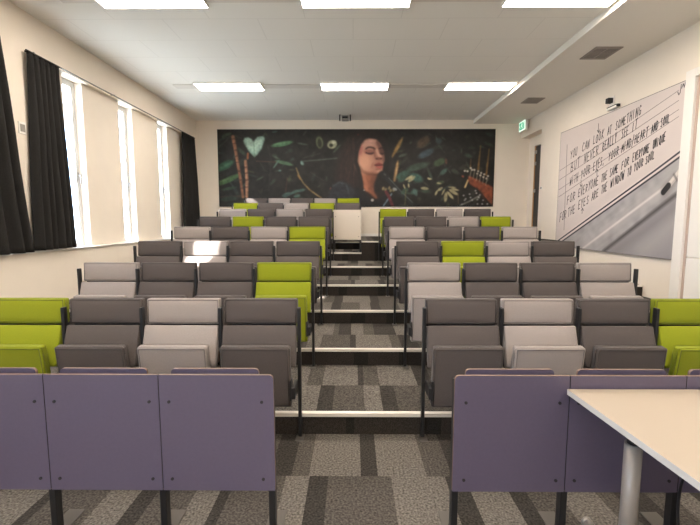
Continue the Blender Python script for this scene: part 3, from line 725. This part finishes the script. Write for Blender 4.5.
for (x0, y0, x1, y1, wv) in ((60, 322, 105, 295, 2.6), (80, 332, 118, 298, 3.4), (50, 345, 62, 372, 1.8), (80, 340, 84, 368, 1.8), (152, 368, 200, 372, 3.0), (238, 412, 252, 380, 2.4), (252, 384, 282, 364, 2.8), (298, 450, 302, 392, 3.6), (308, 388, 346, 432, 3.0), (318, 376, 372, 408, 3.4), (330, 372, 378, 382, 2.2), (190, 312, 218, 316, 2.0), (296, 372, 276, 410, 1.8), (312, 362, 360, 366, 1.6), (245, 338, 275, 342, 1.6), (192, 305, 205, 320, 1.6)):
    cv.leaf(*G(x0, y0), *G(x1, y1), wv, crm, 0.4, 0.92)
cv.line([G(372, 400), G(376, 460)], 0.9, (96, 84, 60), 0.7, 0.8); cv.line([G(66, 380), G(62, 465)], 1.0, (120, 112, 72), 0.7, 0.7)
for (x0, y0, x1, y1, w0, w1) in ((496, 122, 486, 258, 0.9, 2.2), (546, 140, 534, 292, 0.9, 2.0), (442, 200, 440, 250, 0.6, 1.2)):
    cv.line([G(x0, y0), G(x1, y1)], w0, (118, 88, 48), 0.8, 0.95, w1)
cv.line([G(428, 322), G(412, 364)], 1.7, (190, 165, 115), 0.7); cv.ell(*G(398, 300), 1.4, 1.0, (120, 60, 40), 30, 0.6)
cv.poly([G(*p_) for p_ in ((428, 296), (450, 302), (480, 316), (520, 336), (552, 350), (575, 362), (575, 468), (556, 452), (534, 428), (512, 396), (486, 372), (458, 358), (438, 344), (430, 322))], (120, 62, 40), 0.5)
cv.line([G(436, 306), G(500, 336), G(570, 372)], 1.2, (140, 78, 52), 1.0, 0.6); cv.line([G(440, 344), G(486, 368), (487, 202)], 0.9, (84, 38, 26), 0.8, 0.7)
for x, yv in ((408, 268), (424, 270), (442, 252), (450, 262), (464, 262), (486, 270), (482, 284), (504, 280), (500, 294), (522, 288), (518, 304), (544, 298), (536, 312)):
    cv.ell(*G(x, yv), 1.15, 1.05, (186, 182, 172), 0, 0.5)
for q in range(6): cv.line([G(446 + q * 19, 262 + q * 9), G(438 + q * 19, 306 + q * 9)], 0.8, (150, 140, 120), 0.6, 0.8)
cv.line([G(388, 470), G(440, 446), G(500, 412)], 1.6, (120, 118, 112), 0.8, 0.9)
for x, yv in ((405, 412), (418, 432), (412, 440), (440, 404), (446, 424), (474, 384), (480, 398), (500, 408), (494, 424), (486, 436), (520, 440), (488, 462), (516, 462), (546, 462), (398, 464), (456, 440)):
    cv.ell(*G(x, yv), 1.0, 0.9, (158, 158, 158), 0, 0.5, 0.9)
fine = 0.78 + 0.30 * cv.noise((120, 34), 21) + 0.20 * cv.noise((300, 84), 22) - 0.03
face = np.clip(1.6 - np.hypot((cv.X - 371.5) / 14, (cv.Y - 162) / 20), 0, 1)
cv.im *= (fine * (1 - face) + face)[..., None]
for ch_ in range(3): cv.im[..., ch_] = cv.blur(cv.im[..., ch_], 0.45)
cv.im += (rng.random(cv.X.shape)[..., None] - 0.5) * 5

t = thing('wall_mural', 'wide dark mural of a singing person among jungle leaves on the rear wall', 'mural', (0.09, YB, 2.0))
mx0, mx1, mz0, mz1 = -3.415 - 0.09, 3.565 - 0.09, 1.942 - 2.0, 3.848 - 2.0
bx('panel', mat('mural_edge_black', (0.02, 0.02, 0.02), 0.6), t, mx0 - 0.012, mx1 + 0.012, -0.03, 0, mz0 - 0.012, mz1 + 0.012)
u = (cv.X - AX0) / (AX1 - AX0); v = (cv.Y - AY0) / (AY1 - AY0)
P = np.stack((mx0 + u * (mx1 - mx0), np.full(u.shape, -0.032), mz1 + v * (mz0 - mz1)), -1)
print_mesh('print', P, cv.im, PRINT, t)

# --- handwriting mural, right wall (artwork in metres along the wall: y, z)
MY0, MY1, MZ0, MZ1 = 5.385, 8.505, 1.062, 3.322
cw = Canvas(MY0, MY1, MZ0, MZ1, 521, 377, (210, 198, 193))
cw.im += ((cw.noise((5, 4), 8) - 0.5) * 8)[..., None]
EDGE2 = [(8.252, 1.152), (5.726, 2.235), (5.30, 2.425)]
cw.poly([(8.46, 1.062), EDGE2[0], EDGE2[1], EDGE2[2], (5.2, 2.4), (5.2, 1.0), (8.46, 1.0)], (164, 160, 160), 0.008)
dirv = np.array((5.562 - 7.452, 2.044 - 1.083)); dirv /= np.hypot(*dirv)
perp = -(cw.X - 7.452) * dirv[1] + (cw.Y - 1.083) * dirv[0]    # distance across the boards (sign: lower side)
along = (cw.X - 7.452) * dirv[0] + (cw.Y - 1.083) * dirv[1]
below = np.clip(((cw.Y - np.interp(cw.X, [5.30, 5.726, 8.252, 8.46], [2.425, 2.235, 1.152, 1.06])) < 0).astype(float), 0, 1)
g = np.random.default_rng(5); st = g.random(400); st2 = g.random((40, 200))
ip = ((perp + 3) / 0.02).astype(int) % 400
ja = ((along + 5) / 0.25).astype(int) % 40
streak = (st[ip] - 0.5) * 8 + (st2[ja, ip % 200] - 0.5) * 8
cw.im += (cw.blur(streak, 0.012) * below)[..., None] + (cw.noise((26, 20), 9) - 0.5)[..., None] * 22 * below[..., None]
cw.line([(7.452, 1.083), (5.562, 2.044), (5.30, 2.18)], 0.16, (184, 179, 176), 0.14, 0.55)
cw.line([(7.50, 1.06), (5.562, 2.044), (5.30, 2.18)], 0.035, (212, 205, 200), 0.03, 0.9)
cw.poly([(6.86, 1.06), (5.369, 1.925), (5.2, 2.02), (5.2, 1.0), (6.9, 1.0)], (152, 148, 150), 0.01)
cw.line([(6.88, 1.05), (5.369, 1.925), (5.2, 2.02)], 0.06, (84, 80, 80), 0.05, 0.95)
cw.line([(6.62, 1.05), (5.30, 1.78)], 0.16, (132, 128, 129), 0.14, 0.7); cw.line([(5.965, 1.113), (5.30, 1.60)], 0.22, (166, 161, 160), 0.2, 0.7)
cw.line([(8.46, 1.145), (5.815, 2.259), (5.30, 2.49)], 0.075, (216, 204, 198), 0.02)
cw.line([(8.455, 1.142), (5.815, 2.262), (5.30, 2.492)], 0.026, (52, 50, 60), 0.01); cw.line([(8.29, 1.138), (5.726, 2.235), (5.30, 2.425)], 0.026, (52, 50, 58), 0.01)
# pen lying on the board
cw.line([(5.44, 2.12), (5.60, 1.97)], 0.14, (120, 114, 112), 0.08, 0.6)
cw.line([(5.36, 2.215), (5.53, 2.045)], 0.075, (212, 204, 196), 0.012); cw.line([(5.355, 2.185), (5.51, 2.035)], 0.02, (170, 160, 154), 0.02, 0.8)
cw.line([(5.55, 2.03), (5.63, 1.955)], 0.088, (40, 38, 40), 0.012); cw.line([(5.40, 2.08), (5.47, 2.17)], 0.03, (90, 86, 86), 0.02, 0.6)

t = thing('handwriting_mural', 'large pale mural of handwritten lines and a marker pen on the side wall', 'mural', (XR - 0.0015, 6.945, 2.0))
oy = 6.945
bx('panel', mat('mural_edge_grey', (0.20, 0.18, 0.17), 0.6), t, -0.028, 0, MY0 - oy - 0.01, MY1 - oy + 0.01, MZ0 - 2.0 - 0.01, MZ1 - 2.0 + 0.01)
P = np.stack((np.full(cw.X.shape, -0.0295), cw.X - oy, cw.Y - 2.0), -1)[:, ::-1]
print_mesh('print', P, cw.im[:, ::-1], PRINT, t)

GL = {'A': [[(0, 0), (.45, 1), (.85, 0)], [(.15, .38), (.75, .4)]], 'B': [[(.05, 0), (.05, 1), (.6, .9), (.6, .6), (.08, .52), (.7, .42), (.7, .08), (.05, 0)]],
      'C': [[(.75, .85), (.4, 1), (.05, .6), (.1, .15), (.45, 0), (.75, .15)]], 'D': [[(.08, 0), (.08, 1), (.65, .8), (.75, .4), (.5, .05), (.08, 0)]],
      'E': [[(.7, 1), (.08, .95), (.06, 0), (.7, .03)], [(.08, .5), (.6, .52)]], 'F': [[(.7, 1), (.1, .95), (.06, 0)], [(.08, .52), (.58, .55)]],
      'G': [[(.75, .85), (.4, 1), (.05, .55), (.2, .05), (.7, .1), (.72, .45), (.45, .45)]], 'H': [[(.06, 0), (.08, 1)], [(.7, 0), (.68, 1)], [(.06, .5), (.7, .52)]],
      'I': [[(.3, 0), (.32, 1)]], 'K': [[(.08, 0), (.08, 1)], [(.7, 1), (.1, .45), (.75, 0)]], 'L': [[(.1, 1), (.06, .02), (.7, .04)]],
      'M': [[(.02, 0), (.12, 1), (.45, .35), (.8, 1), (.9, 0)]], 'N': [[(.05, 0), (.08, 1), (.68, 0), (.72, 1)]], 'O': [[(.4, 1), (.05, .6), (.12, .1), (.45, 0), (.75, .35), (.65, .85), (.4, 1)]],
      'Q': [[(.4, 1), (.05, .6), (.12, .1), (.45, 0), (.75, .35), (.65, .85), (.4, 1)], [(.45, .25), (.8, -.1)]], 'R': [[(.06, 0), (.08, 1), (.65, .85), (.6, .55), (.1, .48), (.72, 0)]],
      'S': [[(.7, .9), (.35, 1), (.1, .75), (.6, .4), (.6, .1), (.3, 0), (.02, .12)]], 'T': [[(0, .95), (.8, 1)], [(.4, .97), (.38, 0)]], 'U': [[(.08, 1), (.08, .2), (.35, 0), (.65, .2), (.7, 1)]],
      'V': [[(.02, 1), (.38, 0), (.75, 1)]], 'W': [[(.02, 1), (.2, 0), (.45, .7), (.65, 0), (.9, 1)]], 'X': [[(.05, 1), (.7, 0)], [(.7, 1), (.05, 0)]], 'Y': [[(.05, 1), (.38, .5), (.72, 1)], [(.38, .5), (.32, 0)]],
      ',': [[(.2, .1), (.1, -.18)]], '/': [[(.05, -.15), (.6, 1.1)]]}
WORDS = [('YOU', 8.098, 2.744, 7.839, 2.795, 0.174), ('CAN', 7.697, 2.822, 7.445, 2.871, 0.165), ('LOOK', 7.355, 2.889, 7.044, 2.949, 0.157), ('AT', 6.963, 2.965, 6.847, 2.987, 0.148), ('SOMETHING', 6.758, 3.004, 6.171, 3.118, 0.144), ('BUT', 8.065, 2.495, 7.718, 2.577, 0.193), ('NEVER', 7.608, 2.602, 7.16, 2.708, 0.182), ('REALLY', 7.077, 2.727, 6.689, 2.818, 0.169), ('SEE', 6.593, 2.841, 6.421, 2.881, 0.156), ('IT', 6.354, 2.897, 6.236, 2.924, 0.15), ('WITH', 8.068, 2.24, 7.763, 2.319, 0.174), ('YOUR', 7.68, 2.34, 7.383, 2.417, 0.166), ('EYES,', 7.309, 2.437, 6.972, 2.524, 0.157), ('YOUR', 6.893, 2.544, 6.619, 2.615, 0.148), ('MIND/HEART', 6.571, 2.628, 5.993, 2.777, 0.14), ('AND', 5.945, 2.79, 5.81, 2.825, 0.127), ('SOUL', 5.769, 2.835, 5.612, 2.876, 0.123), ('FOR', 8.132, 1.88, 7.831, 1.972, 0.176), ('EVERYONE', 7.747, 1.998, 7.115, 2.191, 0.168), ('THE', 7.052, 2.21, 6.891, 2.259, 0.152), ('SAME', 6.826, 2.279, 6.615, 2.343, 0.147), ('FOR', 6.544, 2.365, 6.362, 2.421, 0.141), ('EVERYONE', 6.296, 2.441, 5.95, 2.547, 0.135), ('UNIQUE', 5.892, 2.564, 5.658, 2.636, 0.126), ('FOR', 8.392, 1.53, 8.107, 1.631, 0.183), ('THE', 8.078, 1.641, 7.807, 1.737, 0.176), ('EYES', 7.723, 1.767, 7.375, 1.891, 0.168), ('ARE', 7.301, 1.917, 7.1, 1.988, 0.158), ('THE', 7.031, 2.013, 6.871, 2.069, 0.152), ('WINDOW', 6.794, 2.097, 6.457, 2.216, 0.146), ('TO', 6.389, 2.24, 6.301, 2.272, 0.138), ('YOUR', 6.248, 2.291, 6.052, 2.36, 0.134), ('SOUL', 6.012, 2.374, 5.841, 2.435, 0.129)]
def ribbon(bm, pts, w, x):
    for (ya, za), (yb, zb) in zip(pts, pts[1:]):
        d = Vector((yb - ya, zb - za)); L = d.length
        if L < 1e-5: continue
        d /= L; n = Vector((-d.y, d.x)) * w / 2; e = d * w * 0.3
        a = Vector((ya, za)) - e; b = Vector((yb, zb)) + e
        bm.faces.new([bm.verts.new((x, q.x - oy, q.y - 2.0)) for q in (a + n, b + n, b - n, a - n)])
rj = random.Random(2)
for w_, ya, za, yb, zb, h in WORDS:
    bm = bmesh.new()
    n = len(w_); sy, sz = (yb - ya) / n, (zb - za) / n
    for i, ch in enumerate(w_):
        jx, jz, js = rj.uniform(-.05, .05), rj.uniform(-.05, .05), rj.uniform(.92, 1.1)
        sl = rj.uniform(0.02, 0.14)
        for stroke in GL[ch]:
            pts = []
            for px_, pz_ in stroke:
                uu = i + jx + 0.08 + px_ * 0.86 + sl * pz_
                pts.append((ya + sy * uu, za + sz * uu + (pz_ * js + jz) * h * 0.88))
            ribbon(bm, pts, 0.0135, -0.0312)
    obj('handwritten_word', bm, INK, t)
for a_, b_ in (((7.227, 3.22), (7.211, 3.066)), ((7.18, 2.337), (7.192, 2.457)), ((7.671, 2.317), (7.658, 2.188)), ((7.575, 1.70), (7.57, 1.80))):
    bm = bmesh.new(); ribbon(bm, [a_, b_], 0.012, -0.0312)
    s = 1 if b_[1] > a_[1] else -1
    ribbon(bm, [(b_[0] + 0.04, b_[1] - s * 0.05), b_, (b_[0] - 0.04, b_[1] - s * 0.05)], 0.012, -0.0312)
    obj('arrow_mark', bm, INK, t)
bm = bmesh.new()
for pts in ([(5.51, 3.22), (5.49, 3.18), (5.47, 3.20), (5.46, 3.30)], [(5.45, 3.25), (5.43, 3.30), (5.41, 3.25), (5.395, 3.31)]): ribbon(bm, pts, 0.012, -0.0312)
obj('scribble', bm, INK, t)
bm = bmesh.new()
for pts in ([(8.479, 2.577), (6.728, 2.95), (5.497, 3.239)], [(8.485, 2.391), (7.179, 2.698), (5.484, 3.11)], [(8.481, 2.195), (6.698, 2.663), (5.472, 2.994)], [(8.466, 2.052), (6.687, 2.558), (5.463, 2.904)]): ribbon(bm, pts, 0.009, -0.0304)
ribbon(bm, [(8.238, 3.05), (8.213, 2.175), (8.189, 1.385)], 0.016, -0.0304)
obj('ruled_lines', bm, RULE, t)

# ------------------------------------------------------------------ daylight
w = bpy.data.worlds.new('World'); bpy.context.scene.world = w; w.use_nodes = True
nt = w.node_tree; bg = nt.nodes['Background']; bg.inputs['Strength'].default_value = 1.0
tc = nt.nodes.new('ShaderNodeTexCoord'); sx = nt.nodes.new('ShaderNodeSeparateXYZ'); rp = nt.nodes.new('ShaderNodeValToRGB')
mr = nt.nodes.new('ShaderNodeMapRange'); mr.inputs['From Min'].default_value = -1.0
nt.links.new(tc.outputs['Generated'], sx.inputs[0]); nt.links.new(sx.outputs['Z'], mr.inputs['Value']); nt.links.new(mr.outputs['Result'], rp.inputs['Fac'])
rp.color_ramp.elements[0].position = 0.47; rp.color_ramp.elements[0].color = (8.0, 9.2, 10.0, 1)      # unseen bright ground, added to throw light up at the ceiling
rp.color_ramp.elements[1].position = 0.53; rp.color_ramp.elements[1].color = (3.8, 5.8, 9.0, 1)      # sky
nt.links.new(rp.outputs['Color'], bg.inputs['Color'])
sd = bpy.data.lights.new('sun', 'SUN'); sd.energy = 18; sd.angle = math.radians(0.6); sd.color = (1, 0.96, 0.90)
so = bpy.data.objects.new('sun', sd); C.objects.link(so)
so.rotation_euler = Vector((1.0, 0.67, -0.80)).to_track_quat('-Z', 'Y').to_euler()
for i, (f, WW) in enumerate(WINDOWS):
    ld = bpy.data.lights.new('window_portal', 'AREA'); ld.shape = 'RECTANGLE'; ld.size = ZT - ZS; ld.size_y = WW; ld.cycles.is_portal = True
    lo = bpy.data.objects.new('window_portal', ld); C.objects.link(lo); lo.location = (-4.235, f - WW / 2, (ZS + ZT) / 2); lo.rotation_euler = (0, -PI / 2, 0)

# ------------------------------------------------------------------ camera and view
cd = bpy.data.cameras.new('camera'); cd.sensor_width = 36; cd.lens = 409.24 / 700 * 36; cd.clip_start = 0.05
cam = bpy.data.objects.new('camera', cd); C.objects.link(cam)
cam.location = (0, 0, EYE); cam.rotation_euler = (PI / 2 - 0.1013, 0, 0.0072)
sc = bpy.context.scene; sc.camera = cam
sc.view_settings.view_transform = 'Standard'; sc.view_settings.look = 'None'; sc.view_settings.exposure = 1.0; sc.view_settings.gamma = 1.0; sc.view_settings.use_curve_mapping = False
sc.cycles.use_denoising = True; sc.cycles.max_bounces = 10; sc.cycles.diffuse_bounces = 7; sc.cycles.sample_clamp_indirect = 6
